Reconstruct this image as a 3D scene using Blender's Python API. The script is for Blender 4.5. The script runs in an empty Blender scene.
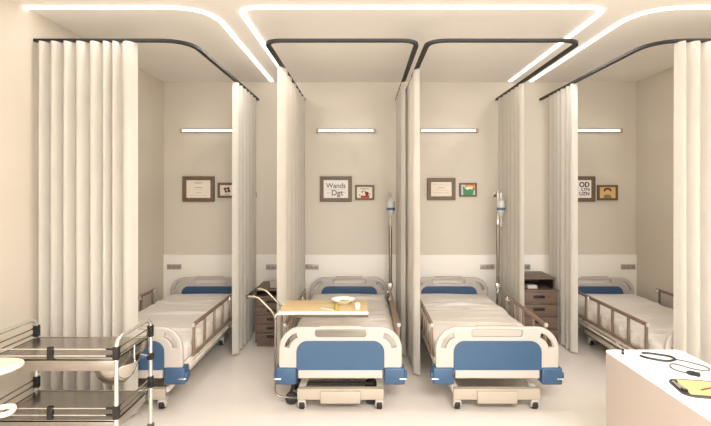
import bpy, bmesh, math, random
from mathutils import Vector, Matrix
PI = math.pi
random.seed(7)
scene = bpy.context.scene
col = scene.collection

# ------------------------------------------------------------------ camera model
F, CX, CY, H = 475.0, 364.5, 191.0, 1.70
def unproj(px, py, z):
    """a pixel of the photograph onto the horizontal plane at height z"""
    s = (py - CY) / (H - z)
    return (px - CX) / s, F / s

# ------------------------------------------------------------------ materials
def lin(c):
    return tuple((v/255/12.92 if v/255 <= .04045 else ((v/255+.055)/1.055)**2.4) for v in c) + (1,)

def mat(name, rgb, rough=.5, metal=0., var=.04, scale=8., bump=0., bscale=60., coat=0., trans=0., sub=0.):
    m = bpy.data.materials.new(name); m.use_nodes = True
    nt = m.node_tree; b = nt.nodes['Principled BSDF']
    b.inputs['Roughness'].default_value = rough
    b.inputs['Metallic'].default_value = metal
    if coat: b.inputs['Coat Weight'].default_value = coat
    if trans: b.inputs['Transmission Weight'].default_value = trans
    c = lin(rgb)
    tc = nt.nodes.new('ShaderNodeTexCoord')
    nz = nt.nodes.new('ShaderNodeTexNoise'); nz.inputs['Scale'].default_value = scale
    nz.inputs['Detail'].default_value = 4
    nt.links.new(tc.outputs['Object'], nz.inputs['Vector'])
    rp = nt.nodes.new('ShaderNodeValToRGB')
    rp.color_ramp.elements[0].position = .3; rp.color_ramp.elements[1].position = .7
    rp.color_ramp.elements[0].color = tuple(v*(1-var) for v in c[:3]) + (1,)
    rp.color_ramp.elements[1].color = tuple(min(1, v*(1+var)) for v in c[:3]) + (1,)
    nt.links.new(nz.outputs['Fac'], rp.inputs['Fac'])
    nt.links.new(rp.outputs['Color'], b.inputs['Base Color'])
    if bump:
        n2 = nt.nodes.new('ShaderNodeTexNoise'); n2.inputs['Scale'].default_value = bscale
        nt.links.new(tc.outputs['Object'], n2.inputs['Vector'])
        bp = nt.nodes.new('ShaderNodeBump'); bp.inputs['Strength'].default_value = bump
        bp.inputs['Distance'].default_value = .01
        nt.links.new(n2.outputs['Fac'], bp.inputs['Height'])
        nt.links.new(bp.outputs['Normal'], b.inputs['Normal'])
    return m

def wood(name, c0, c1, scale=(1.5, 1.5, 22), rough=.5):
    m = bpy.data.materials.new(name); m.use_nodes = True
    nt = m.node_tree; b = nt.nodes['Principled BSDF']
    b.inputs['Roughness'].default_value = rough
    tc = nt.nodes.new('ShaderNodeTexCoord'); mp = nt.nodes.new('ShaderNodeMapping')
    mp.inputs['Scale'].default_value = scale
    nz = nt.nodes.new('ShaderNodeTexNoise'); nz.inputs['Scale'].default_value = 3.
    nz.inputs['Detail'].default_value = 6; nz.inputs['Distortion'].default_value = .6
    rp = nt.nodes.new('ShaderNodeValToRGB')
    rp.color_ramp.elements[0].position = .3; rp.color_ramp.elements[1].position = .7
    rp.color_ramp.elements[0].color = lin(c0); rp.color_ramp.elements[1].color = lin(c1)
    nt.links.new(tc.outputs['Object'], mp.inputs['Vector']); nt.links.new(mp.outputs['Vector'], nz.inputs['Vector'])
    nt.links.new(nz.outputs['Fac'], rp.inputs['Fac']); nt.links.new(rp.outputs['Color'], b.inputs['Base Color'])
    return m

def emis(name, rgb, strength):
    m = bpy.data.materials.new(name); m.use_nodes = True
    b = m.node_tree.nodes['Principled BSDF']
    b.inputs['Base Color'].default_value = (.8, .8, .8, 1)
    b.inputs['Emission Color'].default_value = lin(rgb)
    b.inputs['Emission Strength'].default_value = strength
    return m

def cloth(name, rgb, transl=.12):
    """woven curtain cloth: diffuse with some light passing through"""
    m = mat(name, rgb, .9, var=.02, bump=.15, bscale=220)
    nt = m.node_tree; b = nt.nodes['Principled BSDF']; out = nt.nodes['Material Output']
    t = nt.nodes.new('ShaderNodeBsdfTranslucent'); t.inputs['Color'].default_value = lin(rgb)
    mx = nt.nodes.new('ShaderNodeMixShader'); mx.inputs['Fac'].default_value = transl
    nt.links.new(b.outputs['BSDF'], mx.inputs[1]); nt.links.new(t.outputs['BSDF'], mx.inputs[2])
    nt.links.new(mx.outputs['Shader'], out.inputs['Surface'])
    return m

M = dict(
    wall=mat('beige_paint', (213, 203, 188), .7, var=.015, scale=2, bump=.03, bscale=120),
    panel=mat('white_wall_panel', (243, 237, 226), .45, var=.01, scale=2),
    ceil=mat('ceiling_paint', (238, 232, 224), .8, var=.01, scale=2),
    floor=mat('polished_floor', (226, 218, 209), .32, var=.03, scale=1.6),
    led=emis('led_glow', (255, 251, 245), 2.0),
    lamp=emis('wall_lamp_glow', (255, 250, 242), 1.5),
    curtain=mat('cream_curtain_cloth', (242, 236, 226), .9, var=.02, bump=.15, bscale=220),
    track=mat('dark_track_metal', (20, 17, 15), .6, .0, var=.05),
    plastic=mat('white_bed_plastic', (188, 180, 172), .35, var=.01),
    blue=mat('blue_bed_plastic', (54, 84, 115), .42, var=.02),
    frame=mat('white_powder_coat', (238, 231, 218), .4, var=.01),
    base=mat('cream_base_plastic', (176, 165, 149), .45, var=.01),
    sheet=mat('white_sheet', (224, 217, 208), .85, var=.015, bump=.12, bscale=180),
    railtop=mat('brown_rail', (126, 101, 86), .4, var=.06),
    railpost=mat('bronze_post', (142, 122, 104), .35, .35, var=.05),
    grip=mat('taupe_bar', (176, 162, 142), .4, var=.03),
    black=mat('black_rubber', (30, 27, 25), .6, var=.08),
    chrome=mat('chrome', (206, 200, 192), .16, .95, var=.02),
    steel=mat('brushed_steel', (170, 164, 156), .24, .9, var=.04, scale=14, bump=.02, bscale=200),
    tubing=mat('pale_steel_tube', (226, 222, 214), .2, .75, var=.02),
    pole=mat('grey_steel_pole', (150, 140, 126), .25, .8, var=.03),
    tablewood=wood('light_maple_top', (194, 165, 120), (210, 185, 141), (2, 14, 2)),
    tableedge=mat('cream_edge', (244, 234, 208), .4, var=.02),
    darkgrey=mat('dark_grey_metal', (92, 86, 78), .4, .4),
    cab=wood('brown_oak', (88, 70, 59), (116, 95, 82), (2, 2, 26)),
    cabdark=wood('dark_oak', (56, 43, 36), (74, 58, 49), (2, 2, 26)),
    handle=mat('dark_bronze_handle', (44, 34, 28), .4, .5),
    fwood=wood('walnut_frame', (92, 72, 54), (124, 100, 78), (30, 3, 30)),
    paper=mat('cream_paper', (238, 226, 208), .8, var=.01),
    paper2=mat('pale_paper', (242, 234, 228), .8, var=.01),
    ink=mat('grey_ink', (92, 84, 76), .8),
    inkdark=mat('black_ink', (38, 34, 32), .8),
    red=mat('red_paint', (172, 58, 44), .7), darkred=mat('maroon_paint', (116, 40, 38), .7),
    green=mat('green_paint', (74, 142, 96), .7), sky=mat('pale_blue_paint', (198, 214, 206), .7),
    amber=mat('amber_paper', (228, 186, 128), .8), skin=mat('peach_paint', (226, 182, 138), .8),
    hair=mat('auburn_paint', (104, 54, 34), .8), olive=mat('olive_paint', (140, 134, 84), .8),
    orange=mat('orange_paint', (226, 158, 96), .8),
    socket=mat('grey_socket', (172, 163, 150), .4, .3), socketdark=mat('dark_socket', (146, 138, 126), .5),
    bottle=mat('frosted_bottle', (222, 220, 214), .3, var=.02, trans=.25), band=mat('navy_label', (84, 100, 128), .5),
    counterside=mat('shaded_pink_counter_side', (192, 178, 167), .35, var=.01),  # pinkish, and darker than the top: the side's shade put into its colour
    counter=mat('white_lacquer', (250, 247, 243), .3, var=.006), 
    clip=mat('dark_green_board', (54, 62, 58), .5), tan=mat('tan_paper', (226, 180, 124), .8, var=.02),
    tube=mat('grey_tubing', (98, 98, 96), .5), blk=mat('black_tubing', (34, 38, 38), .45),
    china=mat('white_china', (246, 243, 236), .2, var=.005), food=mat('yellow_green_food', (166, 150, 70), .6, var=.2, scale=40),
    glass=mat('pale_glass', (236, 232, 206), .1, trans=.4), boxy=mat('beige_card', (176, 164, 148), .7),
    cream=mat('cream_moulded_plastic', (232, 220, 204), .35, var=.01),
    blueclip=mat('blue_clip', (60, 96, 160), .4),
)

# ------------------------------------------------------------------ mesh helpers
def link(name, bm, m, parent=None, smooth=True, angle=40):
    me = bpy.data.meshes.new(name)
    bmesh.ops.recalc_face_normals(bm, faces=bm.faces)
    bm.to_mesh(me); bm.free()
    return link_mesh(name, me, m, parent, smooth, angle)

def link_mesh(name, me, m, parent=None, smooth=True, angle=40):
    me.materials.clear(); me.materials.append(m)
    if smooth:
        me.polygons.foreach_set('use_smooth', [True]*len(me.polygons))
        me.set_sharp_from_angle(angle=math.radians(angle))
    o = bpy.data.objects.new(name, me); col.objects.link(o)
    if parent: o.parent = parent
    return o

def tag(o, label=None, cat=None, group=None, kind=None):
    if label: o['label'] = label
    if cat: o['category'] = cat
    if group: o['group'] = group
    if kind: o['kind'] = kind
    return o

def empty(name, loc, label, cat, group=None, rz=0):
    o = bpy.data.objects.new(name, None); col.objects.link(o)
    o.empty_display_size = .1
    o.location = loc; o.rotation_euler = (0, 0, rz)
    return tag(o, label, cat, group)

def copy_tree(o, parent=None):
    c = o.copy(); col.objects.link(c)
    if parent: c.parent = parent
    for ch in list(o.children): copy_tree(ch, c)
    return c

def box(bm, x0, x1, y0, y1, z0, z1, bev=0., seg=2):
    r = bmesh.ops.create_cube(bm, size=1)
    vs = r['verts']
    for v in vs:
        v.co = Vector((x0+(v.co.x+.5)*(x1-x0), y0+(v.co.y+.5)*(y1-y0), z0+(v.co.z+.5)*(z1-z0)))
    if bev:
        es = list({e for v in vs for e in v.link_edges})
        bmesh.ops.bevel(bm, geom=es, offset=bev, segments=seg, affect='EDGES', profile=.5)
    return bm

def B(*a, **k):
    return box(bmesh.new(), *a, **k)

def fillet(pts, r, n=6):
    pts = [Vector(p) for p in pts]; out = [pts[0]]
    for i in range(1, len(pts)-1):
        p, a, b = pts[i], pts[i-1], pts[i+1]
        da, db = (a-p), (b-p); rr = min(r, da.length*.49, db.length*.49)
        da.normalize(); db.normalize()
        s, e = p+da*rr, p+db*rr
        for k in range(n+1):
            t = k/n
            out.append(s*(1-t)**2 + p*2*t*(1-t) + e*t*t)
    out.append(pts[-1]); return out

def sweep(bm, pts, prof, closed=False, cap=True):
    """sweep a closed 2-D profile (u sideways, v up) along points"""
    pts = [Vector(p) for p in pts]; n = len(pts); rings = []
    up0 = Vector((0, 0, 1)); side = None
    for i, p in enumerate(pts):
        if closed: t = (pts[(i+1) % n]-pts[i-1])
        else: t = pts[min(i+1, n-1)]-pts[max(i-1, 0)]
        t.normalize()
        if side is None:
            ref = up0 if abs(t.z) < .9 else Vector((0, 1, 0))
            side = t.cross(ref).normalized()
        else:
            side = (side - t*side.dot(t)).normalized()
        up = side.cross(t).normalized()
        rings.append([bm.verts.new(p+side*u+up*v) for u, v in prof])
    m = len(prof)
    for i in range(n if closed else n-1):
        a, b = rings[i], rings[(i+1) % n]
        for j in range(m):
            bm.faces.new((a[j], a[(j+1) % m], b[(j+1) % m], b[j]))
    if cap and not closed:
        bm.faces.new(rings[0]); bm.faces.new(rings[-1][::-1])
    return bm

def circ(r, n=10): return [(r*math.cos(2*PI*k/n), r*math.sin(2*PI*k/n)) for k in range(n)]
def rect(w, h): return [(-w/2, -h/2), (w/2, -h/2), (w/2, h/2), (-w/2, h/2)]
def tube(bm, pts, r, n=10, fil=0, closed=False):
    return sweep(bm, fillet(pts, fil) if fil else pts, circ(r, n), closed)
def T(pts, r, n=10, fil=0, closed=False): return tube(bmesh.new(), pts, r, n, fil, closed)

def lathe(bm, prof, n=24, loc=(0, 0, 0), axis='z'):
    """prof: (radius, height) list"""
    rings = []
    for r, h in prof:
        ring = []
        for k in range(n):
            a = 2*PI*k/n; c, s = r*math.cos(a), r*math.sin(a)
            p = (c, s, h) if axis == 'z' else ((h, c, s) if axis == 'x' else (c, h, s))
            ring.append(bm.verts.new(Vector(loc)+Vector(p)))
        rings.append(ring)
    for a, b in zip(rings, rings[1:]):
        for j in range(n):
            bm.faces.new((a[j], a[(j+1) % n], b[(j+1) % n], b[j]))
    bm.faces.new(rings[0][::-1]); bm.faces.new(rings[-1])
    return bm
def L(prof, n=24, loc=(0, 0, 0), axis='z'): return lathe(bmesh.new(), prof, n, loc, axis)

def rrect(x0, x1, y0, y1, r, n=8):
    """r: one radius or (bottom-left, bottom-right, top-right, top-left)"""
    if not isinstance(r, tuple): r = (r,)*4
    out = []
    for (cx, cy, sx, sy, a0, rr) in ((x0, y0, 1, 1, PI, r[0]), (x1, y0, -1, 1, 1.5*PI, r[1]), (x1, y1, -1, -1, 0, r[2]), (x0, y1, 1, -1, .5*PI, r[3])):
        if rr <= 0: out.append((cx, cy)); continue
        for k in range(n+1):
            a = a0+.5*PI*k/n
            out.append((cx+sx*rr+rr*math.cos(a), cy+sy*rr+rr*math.sin(a)))
    return out

def curve_mesh(name, loops, thick, bev=0., seg=2):
    """2-D filled outline with holes -> solid plate mesh, flat in local XY, thickness about z=0"""
    cu = bpy.data.curves.new(name, 'CURVE'); cu.dimensions = '2D'; cu.fill_mode = 'BOTH'
    cu.extrude = max(thick/2-bev, .0001); cu.bevel_depth = bev; cu.bevel_resolution = seg; cu.offset = -bev
    for lp in loops:
        s = cu.splines.new('POLY'); s.points.add(len(lp)-1); s.use_cyclic_u = True
        for p, q in zip(s.points, lp): p.co = (q[0], q[1], 0, 1)
    return _to_mesh(name, cu)

def text_mesh(name, body, size, thick=.001, align='CENTER', bold=0.):
    cu = bpy.data.curves.new(name, 'FONT'); cu.body = body; cu.size = size; cu.align_x = align
    cu.align_y = 'CENTER'; cu.extrude = thick; cu.offset = bold
    return _to_mesh(name, cu)

def _to_mesh(name, cu):
    o = bpy.data.objects.new('tmp', cu); col.objects.link(o)
    dg = bpy.context.evaluated_depsgraph_get(); dg.update()
    me = bpy.data.meshes.new_from_object(o.evaluated_get(dg)); me.name = name
    bpy.data.objects.remove(o); bpy.data.curves.remove(cu)
    return me

ROT_UP = Matrix.Rotation(PI/2, 4, 'X')          # XY plate -> stands in XZ, facing -Y
def upright(me, x=0, y=0, z=0):
    me.transform(Matrix.Translation((x, y, z)) @ ROT_UP); return me
def flat(me, x=0, y=0, z=0, rz=0):
    me.transform(Matrix.Translation((x, y, z)) @ Matrix.Rotation(rz, 4, 'Z')); return me

# ------------------------------------------------------------------ the room
XL, XR, YW, YR, ZC = -2.49, 3.372, 5.90, -4.2, 3.054
def struct(name, bm, m): return tag(link(name, bm, m, smooth=False), kind='structure')
struct('floor', B(XL-.15, XR+.15, YR, YW+.15, -.12, 0), M['floor'])
struct('ceiling', B(XL-.15, XR+.15, YR, YW+.15, ZC, ZC+.12), M['ceil'])
struct('wall_back', B(XL-.15, XR+.15, YW, YW+.15, 0, ZC), M['wall'])
struct('wall_left', B(XL-.15, XL, YR, YW, 0, ZC), M['wall'])
struct('wall_right', B(XR, XR+.15, YR, YW, 0, ZC), M['wall'])
tag(link('trim_1', B(XL, XR, YW-.018, YW, 0, .91, bev=.003), M['panel'], smooth=False), kind='structure')

# ------------------------------------------------------------------ ceiling light lines
YF = 3.49
def led(pts, fil, label):
    z = ZC-.006
    bm = sweep(bmesh.new(), fillet([(x, y, z) for x, y in pts], fil, 10), rect(.031, .012))
    o = link('ceiling_light_line', bm, M['led'])
    return tag(o, label, 'ceiling light', 'recessed light lines in the ceiling')
led([(XL+.002, YF), (-1.14, YF), (-1.14, YW-.06)], .34, 'glowing white light line bending over the far left bed bay ceiling')
led([(-.93, YW-.06), (-.93, YF), (1.79, YF), (1.79, YW-.06)], .16, 'glowing white light loop around the two middle bays on the ceiling')
led([(2.045, YW-.06), (2.045, YF), (XR-.002, YF)], .36, 'glowing white light line bending over the far right bed bay ceiling')

# ------------------------------------------------------------------ curtain tracks and curtains
YT, ZT = 3.585, 2.835
def track(pts, fil, label):
    bm = sweep(bmesh.new(), fillet([(x, y, ZT) for x, y in pts], fil, 8), rect(.036, .021))
    r = link('curtain_track', bm, M['track'])
    return tag(r, label, 'curtain track', 'dark ceiling curtain tracks')
track([(XL+.002, YT), (-1.325, YT), (-1.325, YW-.002)], .24, 'dark bent curtain track from the left wall around the far left bay')
track([(-.75, YW-.002), (-.75, YT), (.402, YT), (.402, YW-.002)], .13, 'dark U-shaped curtain track above the bed with the overbed table')
track([(.484, YW-.002), (.484, YT), (1.642, YT), (1.642, YW-.002)], .15, 'dark U-shaped curtain track above the third bed from the left')
track([(2.185, YW-.002), (2.185, YT), (XR-.002, YT)], .27, 'dark bent curtain track from the right wall around the far right bay')

def curtain(p0, p1, folds, amp, label, seed, ph=1):
    rnd = random.Random(seed)
    a, b = Vector(p0), Vector(p1); d = (b-a); Ln = d.length; d.normalize(); nrm = Vector((-d.y, d.x))
    nu, nv = folds*14, 12; z0, z1 = .018, ZT-.0135
    # irregular fold widths
    ws = [rnd.uniform(.7, 1.35) for _ in range(folds)]; tot = sum(ws)
    lo = .75 if abs(d.x) > .5 else .25
    am = [amp*rnd.uniform(lo, 1.0) for _ in range(folds+1)]; am[0] = amp
    bm = bmesh.new(); rows = []
    for j in range(nv+1):
        t = j/nv; z = z0+(z1-z0)*t; row = []
        flare = 1-.15*t**3
        for i in range(nu+1):
            u = i/nu*folds; k = min(int(u), folds-1); fu = u-k
            s = (sum(ws[:k])+ws[k]*fu)/tot*Ln
            w = -ph*(2*math.sqrt(math.sin(PI*fu)**2+.005)-1)
            A = am[k]*(1-fu)+am[k+1]*fu
            off = w*A*flare
            sl = 0
            s2 = min(max(s+sl, 0), Ln)
            p = a+d*s2+nrm*off
            row.append(bm.verts.new((p.x, p.y, z)))
        rows.append(row)
    for r0, r1 in zip(rows, rows[1:]):
        for i in range(nu): bm.faces.new((r0[i], r0[i+1], r1[i+1], r1[i]))
    bmesh.ops.solidify(bm, geom=list(bm.faces), thickness=.004)
    o = link('curtain', bm, M['curtain'], angle=80)
    return tag(o, label, 'curtain', 'cream bed curtains')
curtain((-2.462, YT-.008), (-1.722, YT-.008), 8, .046, 'wide bunched cream curtain facing the room behind the steel trolley', 3, 1)
curtain((-1.325, 4.86), (-1.325, 5.80), 6, .036, 'cream curtain between the far left bed and the left bedside cabinet', 5, 1)
curtain((-.746, 4.24), (-.746, 5.82), 6, .043, 'cream curtain between the left bedside cabinet and the overbed table bed', 6, 1)
curtain((.395, 4.86), (.395, 5.82), 6, .030, 'narrow cream curtain just right of the left drip stand', 8, -1)
curtain((.474, 4.34), (.474, 5.7), 9, .040, 'cream curtain along the left side of the third bed from the left', 9, -1)
curtain((1.638, 4.93), (1.638, 5.82), 6, .024, 'greyish cream curtain between the right drip stand and the right bedside cabinet', 10, -1)
curtain((2.185, 4.93), (2.185, 5.64), 6, .036, 'cream curtain between the right bedside cabinet and the far right bed', 11, -1)
curtain((2.352, YT-.008), (3.30, YT-.008), 9, .046, 'wide cream curtain facing the room behind the white counter', 14, 1)

# ------------------------------------------------------------------ beds (local: y=0 at the footboard, 2.1 at the headboard)
PW, PZ0, PZ1 = .475, .258, .650
def crescent(cx, cz, r0, r1, a0, a1, n=8):
    o = [(cx+r1*math.cos(a0+(a1-a0)*k/n), cz+r1*math.sin(a0+(a1-a0)*k/n)) for k in range(n+1)]
    i = [(cx+r0*math.cos(a0+(a1-a0)*k/n), cz+r0*math.sin(a0+(a1-a0)*k/n)) for k in range(n+1)]
    return o+i[::-1]
def end_board(root, name, y, facing):
    outline = rrect(-PW, PW, .330, PZ1, (.02, .02, .17, .17), 10)
    outline = [(-.33, .258), (.33, .258), (.33, .330)] + outline[9+2:-0] if False else outline
    holes = [rrect(-.195, .195, .572, .628, .02, 4),
             crescent(-PW+.175, PZ1-.175, .098, .132, math.radians(108), math.radians(172)),
             crescent(PW-.175, PZ1-.175, .098, .132, math.radians(8), math.radians(72))]
    me = upright(curve_mesh(name, [outline]+holes, .040, .012, 3), 0, y, 0)
    b = link_mesh(name, me, M['plastic'], root)
    d = -1 if facing < 0 else 1
    pm = upright(curve_mesh('blue_panel', [rrect(-.338, .338, .322, .545, (.01, .01, .085, .085), 8)], .016, .004), 0, y+d*.022, 0)
    p = link_mesh('blue_panel', pm, M['blue'], b); p['label'] = 'blue panel'
    s = link('bottom_strip', B(-.325, .325, y-.016+d*.006, y+.016+d*.006, .256, .322, bev=.006), M['plastic'], b)
    g = link('grab_bar', B(-.165, .165, y-.014, y+.014, .634, .660, bev=.008), M['grip'], b)
    return b

def mattress_mesh(seed):
    rnd = random.Random(seed)
    bm = bmesh.new(); hw, z0, z1, R = .445, .335, .468, .045
    prof = []
    for k in range(5): prof.append((-hw+.012*(k == 0), z0+(z1-R-z0)*k/4))
    for k in range(1, 6):
        a = PI-.5*PI*k/6; prof.append((-hw+R+R*math.cos(a), z1-R+R*math.sin(a)))
    nx = 26
    for k in range(nx+1): prof.append((-hw+R+(2*hw-2*R)*k/nx, z1))
    for k in range(1, 6):
        a = .5*PI-.5*PI*k/6; prof.append((hw-R+R*math.cos(a), z1-R+R*math.sin(a)))
    for k in range(5): prof.append((hw-.012*(k == 4), z1-R-(z1-R-z0)*k/4))
    ny = 110; y0, y1 = .045, 2.045
    cre = [(rnd.uniform(.25, 1.9), rnd.uniform(-.16, .16), rnd.uniform(.012, .03), rnd.uniform(.008, .016), rnd.uniform(-.4, .4), rnd.uniform(.25, .6)) for _ in range(20)]
    drape = [(rnd.uniform(0, 2), rnd.uniform(.02, .05), rnd.uniform(.004, .011)) for _ in range(22)]
    rows = []
    for j in range(ny+1):
        y = y0+(y1-y0)*j/ny; row = []
        e = min(1, min(y-y0, y1-y)/.04); es = math.sqrt(max(0, 1-(1-e)**2))
        for (x, z) in prof:
            dz = 0; dx = 0
            top = z > z1-.006
            for (cy, sl, w, h, xc, xw) in cre:
                q = (y-cy-sl*x)/w
                fall = math.exp(-((x-xc)/xw)**2)
                dz += h*fall*math.exp(-q*q)*(1 if top else .3)
            dz += .003*math.sin(7*x+3*y+seed)+.002*math.sin(13*y-5*x)
            if not top:
                for (cy, w, h) in drape: dx += h*math.exp(-((y-cy-.25*(z-z0))/w)**2)
            sx = 1 if x > 0 else -1
            zz = z0+(z-z0)*(.55+.45*es)+dz*(.3+.7*(z-z0)/(z1-z0))*(1 if z > z0+.01 else 0)
            row.append(bm.verts.new((x+sx*min(dx, .012)*(1 if z > z0+.01 else .2), y, zz)))
        rows.append(row)
    for a, b in zip(rows, rows[1:]):
        for i in range(len(prof)-1): bm.faces.new((a[i], a[i+1], b[i+1], b[i]))
        bm.faces.new((a[-1], a[0], b[0], b[-1]))
    bm.faces.new(rows[0][::-1]); bm.faces.new(rows[-1])
    bmesh.ops.recalc_face_normals(bm, faces=bm.faces)
    me = bpy.data.meshes.new('mattress'); bm.to_mesh(me); bm.free()
    me.materials.append(M['sheet']); me.polygons.foreach_set('use_smooth', [True]*len(me.polygons))
    return me

def caster(root, x, y, s):
    bm = bmesh.new()
    box(bm, x-.030, x+.030, y-.028, y+.028, .045, .098, .008)
    box(bm, x-.032, x-.022, y-.022, y+.022, .02, .06, .003)
    box(bm, x+.022, x+.032, y-.022, y+.022, .02, .06, .003)
    c = link('caster', bm, M['plastic'], root)
    link('wheel', L([(.010, -.02), (.034, -.02), (.037, -.014), (.037, .014), (.034, .02), (.010, .02)], 20, (x, y, .037), 'x'), M['black'], c)

def make_bed():
    root = empty('hospital_bed', (0, 0, 0), '', 'hospital bed', 'hospital beds in the ward')
    end_board(root, 'footboard', 0, -1)
    end_board(root, 'headboard', 2.1, -1)
    for sx in (-1, 1):
        for y, d in ((.0, -1), (2.1, 1)):
            bm = bmesh.new()
            w = .498 if d < 0 else .482
            xa, xb = sorted((sx*.338, sx*w))
            box(bm, xa, xb, y-.034, y+.075, .209, .340, .014, 3)
            if d < 0:
                xa, xb = sorted((sx*(w-.02), sx*(w+.018)))
                box(bm, xa, xb, y-.02, y+.05, .245, .30, .01, 2)
            bu = link('corner_bumper', bm, M['blue'], root); bu['label'] = 'blue corner bumper'
            if d < 0:
                xa, xb = sorted((sx*(w-.045), sx*(w+.012)))
                link('latch', B(xa, xb, y-.042, y-.022, .252, .263, bev=.004), M['tubing'], bu)
    # deck frame: two long side beams and slats across
    bm = bmesh.new()
    for sx in (-1, 1):
        xa, xb = sorted((sx*.405, sx*.452)); box(bm, xa, xb, .03, 2.07, .292, .332, .006)
        xa, xb = sorted((sx*.425, sx*.447)); box(bm, xa, xb, .06, 2.04, .252, .274, .004)
        for y in (.25, .75, 1.3, 1.85): box(bm, sx*.436-.009, sx*.436+.009, y-.02, y+.02, .27, .295)
    for k in range(9): box(bm, -.41, .41, .1+k*.225, .19+k*.225, .300, .326, .003)
    box(bm, -.41, .41, .75, .83, .262, .300, .004); box(bm, -.41, .41, 1.3, 1.38, .262, .300, .004)
    link('bed_frame', bm, M['frame'], root)
    m = bpy.data.objects.new('mattress', mattress_mesh(1)); col.objects.link(m); m.parent = root
    # side rails: bottom rail with six posts, brown top bar, end caps and clamps
    for sx in (-1, 1):
        X = sx*.468
        bm = bmesh.new()
        box(bm, X-.011, X+.011, .225, 1.63, .338, .362, .004)
        for y in (.4, 1.4): box(bm, X-sx*.022-.014, X-sx*.022+.014, y-.02, y+.02, .315, .345, .002)
        sr = link('side_rail', bm, M['railpost'], root)
        for k in range(6):
            y = .25+k*.267
            link('post', B(X-.009, X+.009, y-.014, y+.014, .36, .590, bev=.004), M['railpost'], sr)
        link('top_bar', B(X-.014, X+.014, .235, 1.635, .582, .612, bev=.010, seg=3), M['railtop'], sr)
        link('end_cap', B(X-.016, X+.016, .214, .240, .580, .614, bev=.010, seg=3), M['plastic'], sr)
        for y in (1.25, 1.60):
            cb = bmesh.new()
            box(cb, X-.020, X+.020, y-.022, y+.022, .565, .606, .007)
            tube(cb, [(X-sx*.03, y, .575), (X+sx*.026, y, .575)], .009)
            link('clamp', cb, M['tubing'], sr)
    # base: low frame on four castors, cream cover at the foot, two lifting columns
    bm = bmesh.new()
    for sx in (-1, 1):
        xa, xb = sorted((sx*.285, sx*.335)); box(bm, xa, xb, .06, 1.66, .110, .160, .008)
    box(bm, -.30, .30, 1.53, 1.59, .115, .155, .006); box(bm, -.30, .30, .50, .55, .118, .158, .006)
    link('base_frame', bm, M['frame'], root)
    cv = bmesh.new()
    box(cv, -.336, .336, -.006, .022, .082, .168, .008, 3)
    box(cv, -.330, .330, .012, .045, .150, .170, .008, 3)
    box(cv, -.155, .155, -.024, .012, .060, .156, .008, 3)
    link('base_cover', cv, M['base'], root)
    for y in (.45, 1.35):
        lc = bmesh.new()
        box(lc, -.30, .30, y-.03, y+.03, .12, .155, .005)
        box(lc, -.07, .07, y-.05, y+.05, .15, .24, .01); box(lc, -.05, .05, y-.035, y+.035, .24, .301, .006)
        link('lift_column', lc, M['frame'], root)
    for sx in (-1, 1):
        for y in (.035, 1.56): caster(root, sx*.302, y, sx)
    return root

bed0 = make_bed()
BEDX = (-1.88, -.186, 1.025, 2.80)
BL = ('white and blue hospital bed in the far left bay beside the wall',
      'white and blue hospital bed with the wooden overbed table across it',
      'white and blue hospital bed third from the left, between the two drip stands',
      'white and blue hospital bed in the far right bay behind the counter')
for i, x in enumerate(BEDX):
    b = bed0 if i == 0 else copy_tree(bed0)
    b.location = (x, 3.68, 0); b['label'] = BL[i]
    if i:
        for ch in b.children:
            if ch.name.startswith('mattress'): ch.data = mattress_mesh(1+i)

# ------------------------------------------------------------------ overbed table
ot = empty('overbed_table', (-.32, 3.92, 0), 'wheeled overbed table with light wood top across the second bed from the left', 'overbed table')
def O(pts): return [(x+.32, y-3.92, z) for x, y, z in pts]
ox0, ox1, oy0, oy1 = -.672+.32, .03+.32, 3.70-3.92, 4.105-3.92
tp = link('table_top', B(ox0+.002, ox1-.002, oy0+.016, oy1-.002, .737, .757, bev=.003), M['tablewood'], ot)
e = link('front_edge', B(ox0, ox1, oy0, oy0+.018, .737, .758, bev=.004), M['tableedge'], tp)
e['label'] = 'cream front edge'
link('under_rail', B(ox0+.12, ox1-.004, oy0+.008, oy0+.05, .712, .739, bev=.003), M['darkgrey'], ot)
for y in (3.77, 4.05):
    link('frame_tube', T(O([(-.925, y, .862), (-.85, y, .862), (-.706, y, .715), (-.712, y, .07), (-.58, y, .062)]), .009, 12, .06), M['pole'], ot)
link('support_bar', T(O([(-.706, 3.77, .700), (-.70, 3.77, .724), (.0, 3.77, .724)]), .012, 10, .01), M['chrome'], ot)
link('support_bar', T(O([(-.706, 4.05, .700), (-.70, 4.05, .724), (.0, 4.05, .724)]), .012, 10, .01), M['chrome'], ot)
link('push_handle', T(O([(-.925, 3.765, .862), (-.925, 4.055, .862)]), .015, 12), M['black'], ot)
bm = bmesh.new()
for y in (3.77, 4.05): tube(bm, O([(-.60, y, .062), (.075, y, .062)]), .013, 10)
tube(bm, O([(-.60, 3.77, .062), (-.60, 4.05, .062)]), .013, 10)
link('base_bar', bm, M['darkgrey'], ot)
for x in (-.582, .055):
    for y in (3.79, 4.07):
        link('wheel', L([(.012, -.018), (.042, -.018), (.049, -.011), (.049, .011), (.042, .018), (.012, .018)], 22, (x+.32, y-3.92, .049), 'y'), M['black'], ot)

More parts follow.
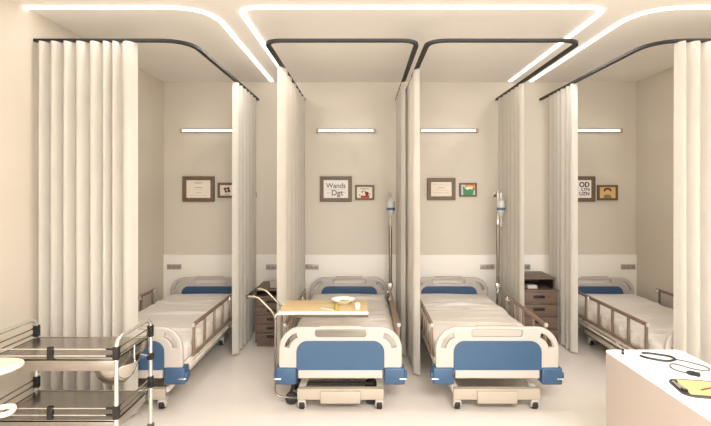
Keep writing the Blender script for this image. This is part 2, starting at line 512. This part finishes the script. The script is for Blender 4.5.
# things on the overbed table
zt = .757
px, py = unproj(343, 305, zt)
pl = tag(link('plate', L([(.05, 0), (.055, .004), (.075, .022), (.098, .034), (.1, .037), (.096, .037), (.072, .026), (.05, .010), (.0005, .009)], 32, (0, 0, 0)), M['china']),
         'round white plate with raised rim on the wooden overbed table', 'plate')
pl.location = (px, py+.06, zt)
bm = bmesh.new()
for k in range(9):
    a = k*2.4; r = .008+.004*k
    bmesh.ops.create_icosphere(bm, subdivisions=2, radius=.010, matrix=Matrix.Translation((r*math.cos(a), r*math.sin(a), .018)) @ Matrix.Diagonal((1.2, 1, .8, 1)))
fd = tag(link('food_portion', bm, M['food'], pl), 'yellow green food')
gx, gy = unproj(336.5, 310.3, zt)
g = tag(link('tumbler', L([(.017, 0), (.019, .002), (.022, .045), (.020, .045), (.0175, .006), (.0005, .006)], 20), M['food']),
        'small olive yellow tumbler at the left side of the white plate', 'cup')
g.location = (gx, gy+.02, zt)
cx_, cy_ = unproj(357.5, 309, zt)
cup = tag(link('cup', L([(.016, 0), (.018, .002), (.023, .046), (.021, .046), (.0165, .006), (.0005, .006)], 20), M['china']),
          'small white cup at the right side of the plate', 'cup')
cup.location = (cx_, cy_, zt)
a0, a1 = unproj(321, 308.5, zt), unproj(333.5, 310.6, zt)
d = Vector((a1[0]-a0[0], a1[1]-a0[1])); sp_len = d.length
bm = bmesh.new()
sweep(bm, [(0, 0, .005), (sp_len*.65, 0, .006)], rect(.008, .004))
box(bm, sp_len*.65, sp_len, -.011, .011, .003, .007, .002)
k = tag(link('spatula_knife', bm, M['china']), 'white handled knife lying left of the plate', 'knife')
k.location = (a0[0], a0[1], zt-.002); k.rotation_euler = (0, 0, math.atan2(d.y, d.x))

# ------------------------------------------------------------------ bedside cabinets
def cabinet(x, label, ztop, shelf0, shelf1, nd, hutch):
    r = empty('bedside_cabinet', (x, 5.17, 0), label, 'bedside cabinet', 'brown bedside cabinets')
    W = .215 if hutch else .193; dep = .46
    zb = shelf0 if hutch else shelf0
    bm = bmesh.new()
    box(bm, -W, W, .012, dep, .05, shelf0-.02, .003)          # drawer carcass
    box(bm, -W+.02, W-.02, .03, dep-.02, 0, .055)
    link('carcass', bm, M['cab'], r)
    link('counter_top', B(-W-.004, W+.004, -.006, dep, shelf0-.02, shelf0, bev=.003), M['cab'], r)
    y0 = .05 if hutch else .0
    hw = W-.02 if hutch else W
    bm = bmesh.new()
    box(bm, -hw, -hw+.018, y0, dep-.012, shelf0, shelf1); box(bm, hw-.018, hw, y0, dep-.012, shelf0, shelf1)
    box(bm, -hw, hw, dep-.012, dep, shelf0, shelf1)
    link('open_shelf', bm, M['cabdark'], r)
    link('top', B(-hw-.004, hw+.004, y0-.006, dep, shelf1, ztop, bev=.003), M['cab'], r)
    hgt = (shelf0-.02-.06)/nd
    for k in range(nd):
        z0 = .06+k*hgt
        dr = link('drawer', B(-W+.012, W-.012, -.004, .012, z0+.004, z0+hgt-.004, bev=.002), M['cab'], r)
        hb = bmesh.new(); zc = z0+hgt*.62
        box(hb, -.062, .062, -.018, -.004, zc-.016, zc+.014, .005)
        link('handle', hb, M['handle'], dr)
    return r
cabinet(-1.0, 'low brown bedside cabinet with a small box on top, left of the overbed table bed', .632, .555, .612, 5, False)
cabinet(1.897, 'taller brown bedside cabinet with open dark shelf in the right gap between curtains', .75, .622, .728, 4, True)
bx = empty('small_box', (-1.0, 5.24, .632), 'small beige box on top of the left bedside cabinet', 'box')
link('box_body', B(-.042, .042, 0, .07, 0, .06, bev=.003), M['boxy'], bx)
link('box_lid', B(-.045, .045, -.003, .073, .056, .074, bev=.003), M['boxy'], bx)
bm = bmesh.new()
for k in range(3): box(bm, -.055+.004*k, .055-.003*k, -.05, .05, .012*k, .012*k+.011, .005, 2)
t = tag(link('folded_towel', bm, M['sheet']), 'folded white towel on the open shelf of the right bedside cabinet', 'towel')
t.location = (1.86, 5.30, .622)
t = tag(link('saucer', L([(.02, 0), (.024, .003), (.042, .012), (.044, .014), (.022, .006), (.0005, .005)], 24), M['china']),
        'small white saucer beside the towel on the open cabinet shelf', 'saucer')
t.location = (1.755, 5.29, .622)

# ------------------------------------------------------------------ drip stands and bottles
def drip(x, bxo, byo, label, blabel):
    y = 5.50
    r = empty('drip_stand', (x, y, 0), label, 'drip stand', 'grey drip stands')
    link('pole', T([(0, 0, .03), (0, 0, 1.33)], .019, 14), M['pole'], r)
    link('upper_pole', T([(0, 0, 1.33), (0, 0, 1.70)], .012, 12), M['chrome'], r)
    link('collar', L([(.012, 0), (.024, 0), (.024, .05), (.012, .05)], 16, (0, 0, 1.315)), M['tubing'], r)
    for k in range(4):
        a = PI/4+k*PI/2; c, s = math.cos(a), math.sin(a)
        bm = bmesh.new(); sweep(bm, [(0, 0, .045), (.06*c, .06*s, .018)], rect(.022, .02))
        lathe(bm, [(.012, 0), (.016, .003), (.016, .014), (.012, .017)], 12, (.06*c, .06*s, 0))
        link('foot', bm, M['pole'], r)
    hx = bxo if abs(bxo) > .01 else 0
    link('hook', T([(-.045*(1 if hx else 0), -.0, 1.675), (0, 0, 1.685), (bxo, byo, 1.685), (bxo, byo, 1.625)], .006, 8, .015), M['chrome'], r)
    link('clamp', B(-.03, .03, -.034, .034, .575, .635, bev=.008), M['tubing'], r)
    b = empty('drip_bottle', (x+bxo, y+byo, 1.285), blabel, 'drip bottle', 'hanging drip bottles')
    link('bottle', L([(.010, .130), (.018, .132), (.022, .150), (.044, .172), (.047, .19), (.047, .285), (.042, .302), (.022, .318), (.010, .325), (.010, .338), (.0005, .338)], 24), M['bottle'], b)
    bd = link('label_band', L([(.040, .196), (.0478, .196), (.0478, .226), (.040, .226)], 24), M['band'], b); bd['label'] = 'navy blue band'
    link('drip_chamber', L([(.004, 0), (.012, .006), (.017, .02), (.017, .085), (.012, .1), (.010, .132)], 16), M['plastic'], b)
    return r
drip(.300, 0, -.075, 'grey drip stand behind the right side of the overbed table bed', 'white drip bottle with navy band hanging left of the middle curtains')
drip(1.545, .018, -.06, 'grey drip stand at the right of the third bed from the left', 'white drip bottle with navy band hanging against the greyish right curtain')

# ------------------------------------------------------------------ wall lamps, sockets, hooks
WL = [(-1.907, 'far left bay'), (-.23, 'overbed table bed'), (1.035, 'third bed from the left'), (2.81, 'far right bay')]
for x, w in WL:
    r = empty('wall_lamp', (x, YW, 2.443), 'thin bright tube lamp on the back wall above the '+w, 'wall lamp', 'tube lamps on the back wall')
    link('lamp_body', B(-.355, .355, -.03, 0, -.02, .02, bev=.004), M['darkgrey'], r)
    link('tube', T([(-.335, -.042, 0), (.335, -.042, 0)], .013, 12), M['lamp'], r)
    for sx in (-1, 1): link('end_cap', B(min(sx*.335, sx*.366), max(sx*.335, sx*.366), -.062, 0, -.022, .022, bev=.004), M['grip'], r)
SK = [(-2.355, 'left of the far left bed'), (-1.13, 'above the left bedside cabinet'), (-.655, 'left above the overbed table bed'),
      (1.52, 'right above the third bed from the left'), (1.96, 'above the right bedside cabinet'), (3.262, 'right of the far right bed')]
for x, w in SK:
    r = empty('wall_socket', (x, YW-.018, .762), 'grey socket strip on the white panel '+w, 'socket', 'socket strips on the white wall panel')
    link('plate', B(-.09, .09, -.012, 0, -.031, .031, bev=.004), M['socket'], r)
    for k in range(3): link('outlet', L([(.0005, -.0135), (.014, -.0135), (.014, -.011), (.0005, -.011)], 16, (-.055+.055*k, 0, 0), 'y'), M['socketdark'], r)
for px, w in ((255.4, 'between the two left curtains'), (494.6, 'just left of the right drip stand')):
    r = empty('wall_hook', ((px-CX)/80.5, YW, 1.655), 'tiny metal hook on the beige wall '+w, 'hook', 'small wall hooks')
    link('hook_plate', B(-.018, .018, -.008, 0, -.03, .03, bev=.003), M['pole'], r)
    link('hook_arm', T([(0, -.006, .012), (0, -.04, .008), (0, -.045, .03)], .006, 8, .01), M['pole'], r)

# ------------------------------------------------------------------ pictures
S = F/YW
def wx(px): return (px-CX)/S
def wz(py): return H-(py-CY)/S
def scribble(x0, x1, z, amp, seed, r=.0016, y=-.0205):
    rnd = random.Random(seed); n = max(6, int((x1-x0)/.006)); pts = []
    for k in range(n+1):
        pts.append((x0+(x1-x0)*k/n, y, z+amp*(rnd.uniform(-1, 1))))
    return T(pts, r, 5)
def picture(px0, px1, py0, py1, bw, label, paper='paper'):
    x0, x1, z1, z0 = wx(px0), wx(px1), wz(py0), wz(py1)
    cx, cz, w, h = (x0+x1)/2, (z0+z1)/2, x1-x0, z1-z0
    r = empty('picture_frame', (cx, YW, cz), label, 'picture', 'framed pictures on the back wall')
    fm = upright(curve_mesh('frame', [rrect(-w/2, w/2, -h/2, h/2, .003, 2), rrect(-w/2+bw, w/2-bw, -h/2+bw, h/2-bw, .001, 1)], .034, .004), 0, -.0175, 0)
    link_mesh('frame', fm, M['fwood'], r)
    pp = link('print', B(-w/2+bw*.8, w/2-bw*.8, -.02, -.002, -h/2+bw*.8, h/2-bw*.8), M[paper], r)
    return r, pp, w/2-bw, h/2-bw
def txt(parent, body, size, x, z, m='ink', bold=.001, align='CENTER'):
    me = upright(text_mesh('lettering', body, size, .0006, align, bold), x, -.0208, z)
    o = link_mesh('lettering', me, M[m], parent, smooth=False)
    return o
def blob(parent, name, pts, m, lay=0):
    me = upright(curve_mesh(name, [pts], .0012), 0, -.0208-.0009*lay, 0)
    return link_mesh(name, me, M[m], parent, smooth=False)
def ell(cx, cz, rx, rz, n=20): return [(cx+rx*math.cos(2*PI*k/n), cz+rz*math.sin(2*PI*k/n)) for k in range(n)]

# far left bay
r, p, w, h = picture(183.3, 214.9, 176.4, 201.6, .046, 'large framed certificate on the back wall of the far left bay')
for (a, z, am, q) in ((.34, .075, .006, .0026), (.30, .018, .008, .0026), (.38, -.012, .002, .001), (.2, -.045, .003, .0016), (.7, -.078, .001, .0008)):
    link('scribble', scribble(-w*a, w*a, z, am, int(z*1e4)+9, q), M['ink'], p)
r, p, w, h = picture(218.2, 239.8, 182.9, 197.8, .028, 'small framed red flower print in the far left bay')
for k, (x, z, rr, m) in enumerate(((-.02, .01, .022, 'darkred'), (.015, .018, .02, 'ink'), (.025, -.012, .02, 'darkred'), (-.012, -.02, .016, 'ink'), (0, 0, .012, 'paper'))):
    blob(p, 'flower_petal', ell(x-.02, z+.005, rr, rr*.85), m, k % 3)
link('scribble', scribble(-.05, .01, -.05, .003, 5, .0018), M['ink'], p)
# overbed table bay
r, p, w, h = picture(320.1, 351.9, 176.4, 201.7, .046, 'large framed print with script lettering above the overbed table bed', 'paper2')
txt(p, 'Wands', .085, 0, .04, 'ink', .0012); txt(p, 'Dgt', .095, .015, -.05, 'ink', .0015)
link('scribble', scribble(-w*.75, w*.75, -.002, .004, 3, .0013), M['ink'], p)
for sx in (-1, 1): link('scribble', scribble(min(sx*.07, sx*.115)-(.0 if sx > 0 else .0), max(sx*.07, sx*.115), -.045, .008, 5+sx, .0018), M['ink'], p)
r, p, w, h = picture(355.0, 374.3, 185.0, 200.0, .025, 'small framed red print beside the script lettering picture')
link('scribble', scribble(-w*.55, w*.55, h*.68, .004, 21, .0035), M['ink'], p)
blob(p, 'red_ground', [(-.05, -h+.002), (.055, -h+.002), (.06, -.035), (.02, -.03), (-.01, -.04), (-.045, -.035)], 'red')
blob(p, 'red_shape', ell(.028, -.012, .024, .022), 'darkred', 1)
blob(p, 'grey_shape', ell(-.012, .008, .028, .016), 'ink', 1); blob(p, 'pale_shape', ell(-.01, .004, .016, .012), 'paper', 2)
blob(p, 'red_dot', ell(-.062, -.03, .01, .008), 'red'); blob(p, 'red_dot', ell(.066, -.02, .006, .01), 'red')
# bay of the bed without a table
r, p, w, h = picture(427.0, 455.1, 178.2, 200.0, .046, 'wide framed faint text print right of the middle curtains')
for (a, z, am, q) in ((.76, .052, .005, .0012), (.36, .018, .006, .002), (.6, -.012, .001, .001), (.76, -.045, .008, .0013)):
    link('scribble', scribble(-w*a, w*a, z, am, int(z*1e4)+7, q), M['ink'], p)
r, p, w, h = picture(459.1, 476.4, 183.0, 196.6, .021, 'small framed green landscape print beside the faint text print', 'sky')
blob(p, 'orange_sky', [(-.04, .02), (w, .0), (w, h), (-.04, h)], 'orange')
blob(p, 'pale_cloud', ell(.02, .02, .05, .02), 'paper', 1)
blob(p, 'green_hill', [(-.06, -h), (.06, -h), (.066, -.01), (.03, .012), (-.01, -.002), (-.04, .012), (-.055, .045), (-.065, .04)], 'green', 2)
blob(p, 'dark_tree', ell(.066, .01, .012, .02), 'green', 2)
# far right bay
r, p, w, h = picture(562.6, 594.3, 176.4, 201.6, .046, 'large framed bold lettering print partly behind a curtain in the far right bay', 'paper2')
txt(p, 'OD', .082, w-.022, .052, 'inkdark', .0025, 'RIGHT'); txt(p, 'LYN', .055, w-.022, -.006, 'inkdark', .0012, 'RIGHT'); txt(p, 'UZN', .06, w-.022, -.06, 'inkdark', .0012, 'RIGHT')
r, p, w, h = picture(596.7, 616.7, 185.0, 200.1, .025, 'small framed portrait of a child on amber paper in the far right bay', 'amber')
blob(p, 'shirt', [(-.05, -h+.001), (.05, -h+.001), (.046, -.04), (.02, -.02), (-.02, -.02), (-.046, -.04)], 'olive')
blob(p, 'hair', ell(0, .028, .048, .032), 'hair', 1); blob(p, 'face', ell(0, .006, .034, .032), 'skin', 2)

# ------------------------------------------------------------------ steel trolley
tx0, tx1, ty0, ty1 = -2.25, -1.468, 2.81, 3.26
tcx, tcy = (tx0+tx1)/2, (ty0+ty1)/2; hx, hy = (tx1-tx0)/2, (ty1-ty0)/2
tr = empty('steel_trolley', (tcx, tcy, 0), 'two-tier stainless steel trolley with black clamps in front of the left curtain', 'trolley')
for z, lip in ((.70, .07), (.335, .06)):
    bm = bmesh.new()
    box(bm, -hx+.012, hx-.012, -hy+.012, hy-.012, z-.008, z)
    for y in (-hy+.012, hy-.018): box(bm, -hx+.012, hx-.012, y, y+.006, z-lip, z+.004, .001)
    for x in (-hx+.012, hx-.018): box(bm, x, x+.006, -hy+.012, hy-.012, z-lip, z+.004, .001)
    link('shelf', bm, M['steel'], tr)
for sx in (-1, 1):
    link('end_frame', T([(sx*hx, -hy, .10), (sx*hx, -hy, .825), (sx*hx, hy, .825), (sx*hx, hy, .10)], .0125, 12, .07), M['tubing'], tr)
for zc in (.742, .392):
    for sx in (-1, 1):
        for sy in (-1, 1):
            bm = bmesh.new()
            box(bm, sx*hx-.0165, sx*hx+.0165, sy*hy-.0165, sy*hy+.0165, zc-.04, zc+.038, .004)
            for dz in (-.018, .022):
                tube(bm, [(sx*(hx+.004), sy*hy, zc+dz), (sx*(hx-(.06 if sy < 0 else .022)), sy*hy, zc+dz)], .0065, 8)
                tube(bm, [(sx*hx, sy*(hy+.004), zc+dz), (sx*hx, sy*(hy-.045), zc+dz)], .0065, 8)
            link('clamp', bm, M['black'], tr)
    for dz in (-.018, .022):
        for sy in (-1,): link('guard_rail', T([(-hx, sy*hy, zc+dz), (hx, sy*hy, zc+dz)], .0034, 8), M['tubing'], tr)
        for sx in (-1, 1): link('guard_rail', T([(sx*hx, -hy, zc+dz), (sx*hx, hy, zc+dz)], .0045, 8), M['pole'], tr)
    link('clamp', B(-.015, .017, -hy-.012, -hy+.012, zc-.042, zc+.036, bev=.004), M['black'], tr)
link('clamp', B(hx-.019, hx+.019, hy-.019, hy+.019, .545, .59, bev=.004), M['black'], tr)
bcx, bcy, bz = -1.585-tcx, 3.03-tcy, .615
ring = bmesh.new()
tube(ring, [(bcx+.138*math.cos(a), bcy+.138*math.sin(a), bz) for a in [2*PI*k/32 for k in range(32)]], .004, 8, closed=True)
tube(ring, [(hx, hy, .568), (hx-.03, hy-.06, .60), (bcx+.138*math.cos(.9), bcy+.138*math.sin(.9), bz)], .005, 8)
tube(ring, [(bcx+.138, bcy, bz), (hx+.0, bcy, bz), (hx, bcy, .72)], .005, 8, .02)
link('bowl_ring', ring, M['tubing'], tr)
link('blue_hook', T([(hx-.02, hy-.02, .572), (hx-.055, hy-.055, .575)], .007, 8), M['blueclip'], tr)
for sx in (-1, 1):
    for sy in (-1, 1):
        bm = bmesh.new(); box(bm, sx*hx-.018, sx*hx+.018, sy*hy-.02, sy*hy+.02, .075, .105, .004)
        c = link('caster', bm, M['darkgrey'], tr)
        link('wheel', L([(.01, -.014), (.036, -.014), (.04, -.008), (.04, .008), (.036, .014), (.01, .014)], 18, (sx*hx, sy*hy, .040), 'x'), M['black'], c)
bw = tag(link('basin', L([(.05, -.125), (.07, -.122), (.105, -.085), (.127, -.03), (.131, .0), (.146, .006), (.146, .009), (.128, .006), (.102, -.082), (.068, -.117), (.0005, -.12)], 36), M['chrome']),
         'shiny round metal basin hanging in a ring under the trolley top', 'basin')
bw.location = (bcx+tcx, bcy+tcy, bz)

# ------------------------------------------------------------------ cream side table at the left edge
st = empty('side_table', (-2.055, 2.30, 0), 'cream side table with rounded thick top cut by the left picture edge', 'side table')
outl = [(-.40, .19), (.36, .19), (.17, -.28), (-.40, -.28)]
def round_poly(pts, r, n=8):
    P = [Vector((*p, 0)) for p in pts]; k = len(P); out = []
    for i in range(k):
        p, a, b = P[i], P[i-1], P[(i+1) % k]
        da, db = (a-p), (b-p); rr = min(r, da.length*.45, db.length*.45); da.normalize(); db.normalize()
        s, e = p+da*rr, p+db*rr
        for q in range(n+1):
            t = q/n; v = s*(1-t)**2+p*2*t*(1-t)+e*t*t; out.append((v.x, v.y))
    return out
me = flat(curve_mesh('table_top', [round_poly(outl, .17)], .030, .012, 4), 0, 0, .815)
link_mesh('table_top', me, M['cream'], st)
for x, y in ((.25, .02), (-.30, .12), (-.30, -.2)):
    link('leg', T([(x, y, 0), (x, y, .802)], .012, 12), M['tubing'], st)
link('cross_rail', T([(-.30, .12, .12), (-.30, -.2, .12)], .010, 10), M['tubing'], st)
link('cross_rail', T([(-.30, -.04, .12), (.25, .02, .12)], .010, 10), M['tubing'], st)
link('side_arm', T([(.25, .02, .64), (.335, .04, .643), (.352, -.01, .63), (.27, -.04, .62), (.15, -.05, .62), (.15, .02, .64), (.25, .02, .64)], .013, 10, .03), M['cream'], st)

# ------------------------------------------------------------------ white counter, stethoscope, clipboard
co = empty('counter', (1.65, 2.0, 0), 'glossy white block counter at the lower right edge', 'counter')
zc = .76
def cloop(d): return rrect(1.417-1.65+d, 1.871-1.65-d, 1.10-2.0+d, 2.817-2.0-d, .035, 6)
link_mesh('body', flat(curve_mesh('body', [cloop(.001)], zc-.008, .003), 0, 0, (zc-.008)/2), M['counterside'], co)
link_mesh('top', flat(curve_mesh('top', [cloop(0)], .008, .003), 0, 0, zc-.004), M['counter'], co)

def tp_(pts, z): return [(*unproj(a, b, z), z) for a, b in pts]
def smooth(pts, n=6):
    P = [Vector(p) for p in pts]; out = []
    for i in range(len(P)-1):
        p0, p1, p2, p3 = P[max(i-1, 0)], P[i], P[i+1], P[min(i+2, len(P)-1)]
        for k in range(n):
            t = k/n
            out.append(.5*((2*p1)+(p2-p0)*t+(2*p0-5*p1+4*p2-p3)*t*t+(3*p1-p0-3*p2+p3)*t**3))
    out.append(P[-1]); return out
ss = empty('stethoscope', (0, 0, 0), 'black stethoscope lying stretched along the white counter', 'stethoscope')
o_ = Vector((*unproj(676, 359.3, zc), zc)); ss.location = o_
def SS(pts, z): return [Vector(p)-o_ for p in smooth(tp_(pts, z))]
link('binaural_tube', T(SS([(641.8, 352.7), (650, 353.2), (659.6, 354.5), (670.4, 356.4), (675.8, 359.3)], zc+.006), .0058, 8), M['blk'], ss)
link('binaural_tube', T(SS([(640.2, 355.5), (646, 357.3), (653.4, 358.9), (667.3, 360.9), (675.8, 359.3)], zc+.006), .0058, 8), M['blk'], ss)
for a, b in (((641.8, 352.7), (623.5, 350.4)), ((640.2, 355.5), (623.5, 353.4))):
    pt = SS([a, ((a[0]+b[0])/2, (a[1]+b[1])/2-.3), b], zc+.006)
    et = link('ear_tube', T(pt, .0028, 8), M['tubing'], ss)
    bm = bmesh.new(); bmesh.ops.create_uvsphere(bm, u_segments=14, v_segments=8, radius=.0085, matrix=Matrix.Translation(pt[-1]) @ Matrix.Translation((-.004, 0, .003)))
    link('ear_tip', bm, M['blk'], et)
link('chest_tube', T(SS([(675.8, 359.3), (684, 360.9), (692, 362.8), (700, 364.8), (706, 366.7), (709.8, 369), (708.5, 370.4), (704.5, 370.6), (698, 369.7), (690.6, 368.2), (682, 365.6), (675, 363.9), (671.3, 363.9), (670, 365.2), (671.3, 367.4), (675, 369.6), (679.7, 371.3), (684, 372.3), (688.5, 373.2)], zc+.004), .0034, 8), M['tube'], ss)
cpx = Vector((*unproj(691.8, 374.4, zc), zc))-o_
ch = link('chest_piece', L([(.0005, 0), (.021, .0), (.024, .003), (.024, .009), (.019, .014), (.0005, .016)], 24, cpx), M['blk'], ss)
link('bell', L([(.0005, 0), (.012, .0), (.014, .004), (.012, .018), (.0005, .019)], 20, cpx+Vector((.014, -.022, 0))), M['blk'], ch)

cb = empty('clipboard', (1.634, 2.240, zc), 'dark green clipboard with tan paper on the white counter', 'clipboard', rz=math.radians(-11))
link_mesh('board', flat(curve_mesh('board', [rrect(-.155, .155, -.108, .108, (.055, .02, .02, .055), 6)], .007, .002), 0, 0, .0035), M['clip'], cb)
link('paper', B(-.122, .145, -.086, .090, .007, .0085), M['tan'], cb)
bm = bmesh.new(); box(bm, -.143, -.118, -.05, .05, .0072, .013, .002); tube(bm, [(-.143, -.045, .015), (-.143, .045, .015)], .006, 10)
cl = link('clip', bm, M['chrome'], cb)
for y in (-.055, .055):
    b2 = bmesh.new(); box(b2, -.145, -.122, y-.008, y+.008, .0072, .018, .002); link('clip_corner', b2, M['black'], cl)
pa, pb = unproj(700.5, 390.4, zc+.01), unproj(714, 387.6, zc+.01)
bm = bmesh.new(); dd = Vector((pb[0]-pa[0], pb[1]-pa[1], 0)).normalized()
P0 = Vector((0, 0, 0))
sweep(bm, [P0, P0+dd*.012], circ(.0018, 8)); sweep(bm, [P0+dd*.010, P0+dd*.13], circ(.0034, 8))
pn = tag(link('pen', bm, M['ink']), 'thin dark pen lying on the tan clipboard paper', 'pen')
pn.location = (pa[0], pa[1], zc+.0122)

# ------------------------------------------------------------------ lights
w = bpy.data.worlds.new('world'); scene.world = w; w.use_nodes = True
bg = w.node_tree.nodes['Background']; bg.inputs['Color'].default_value = (1.0, .99, .975, 1); bg.inputs['Strength'].default_value = 2.85
def area(name, loc, sx, sy, power, colr, rot=(0, 0, 0)):
    l = bpy.data.lights.new(name, 'AREA'); l.shape = 'RECTANGLE'; l.size = sx; l.size_y = sy; l.energy = power; l.color = colr
    o = bpy.data.objects.new(name, l); col.objects.link(o); o.location = loc; o.rotation_euler = rot; return o
WARM = (1, .985, .965)
area('unseen_aisle_fill', (.9, -.3, ZC-.02), 1.6, 1.4, 140, WARM)  # added fill, out of view behind the camera, brightens walls and bay fronts
def line_lamp(x0, y0, x1, y1):
    ln = math.hypot(x1-x0, y1-y0)
    area('ceiling_line_lamp', ((x0+x1)/2, (y0+y1)/2, ZC-.0135), ln, .03, LINE_W*ln, WARM, (0, 0, math.atan2(y1-y0, x1-x0)))
LINE_W = 2.6
line_lamp(XL+.3, YF, -1.5, YF); line_lamp(-1.14, YF+.36, -1.14, YW-.9)
line_lamp(-.93, YW-.9, -.93, YF+.14); line_lamp(-.79, YF, 1.65, YF); line_lamp(1.79, YF+.14, 1.79, YW-.9)
line_lamp(2.045, YW-.9, 2.045, YF+.36); line_lamp(2.4, YF, XR-.12, YF)

# ------------------------------------------------------------------ camera
cam = bpy.data.cameras.new('camera'); co_ = bpy.data.objects.new('camera', cam); col.objects.link(co_)
cam.sensor_fit = 'HORIZONTAL'; cam.sensor_width = 36; cam.lens = F/711*36
cam.shift_x = -(CX-355.5)/711; cam.shift_y = -(213-CY)/711
cam.clip_start = .05
co_.location = (0, 0, H); co_.rotation_euler = (PI/2, 0, 0)
scene.camera = co_
scene.view_settings.view_transform = 'Standard'
scene.view_settings.look = 'None'
scene.view_settings.gamma = 1
scene.view_settings.use_curve_mapping = False
scene.view_settings.exposure = 0.92
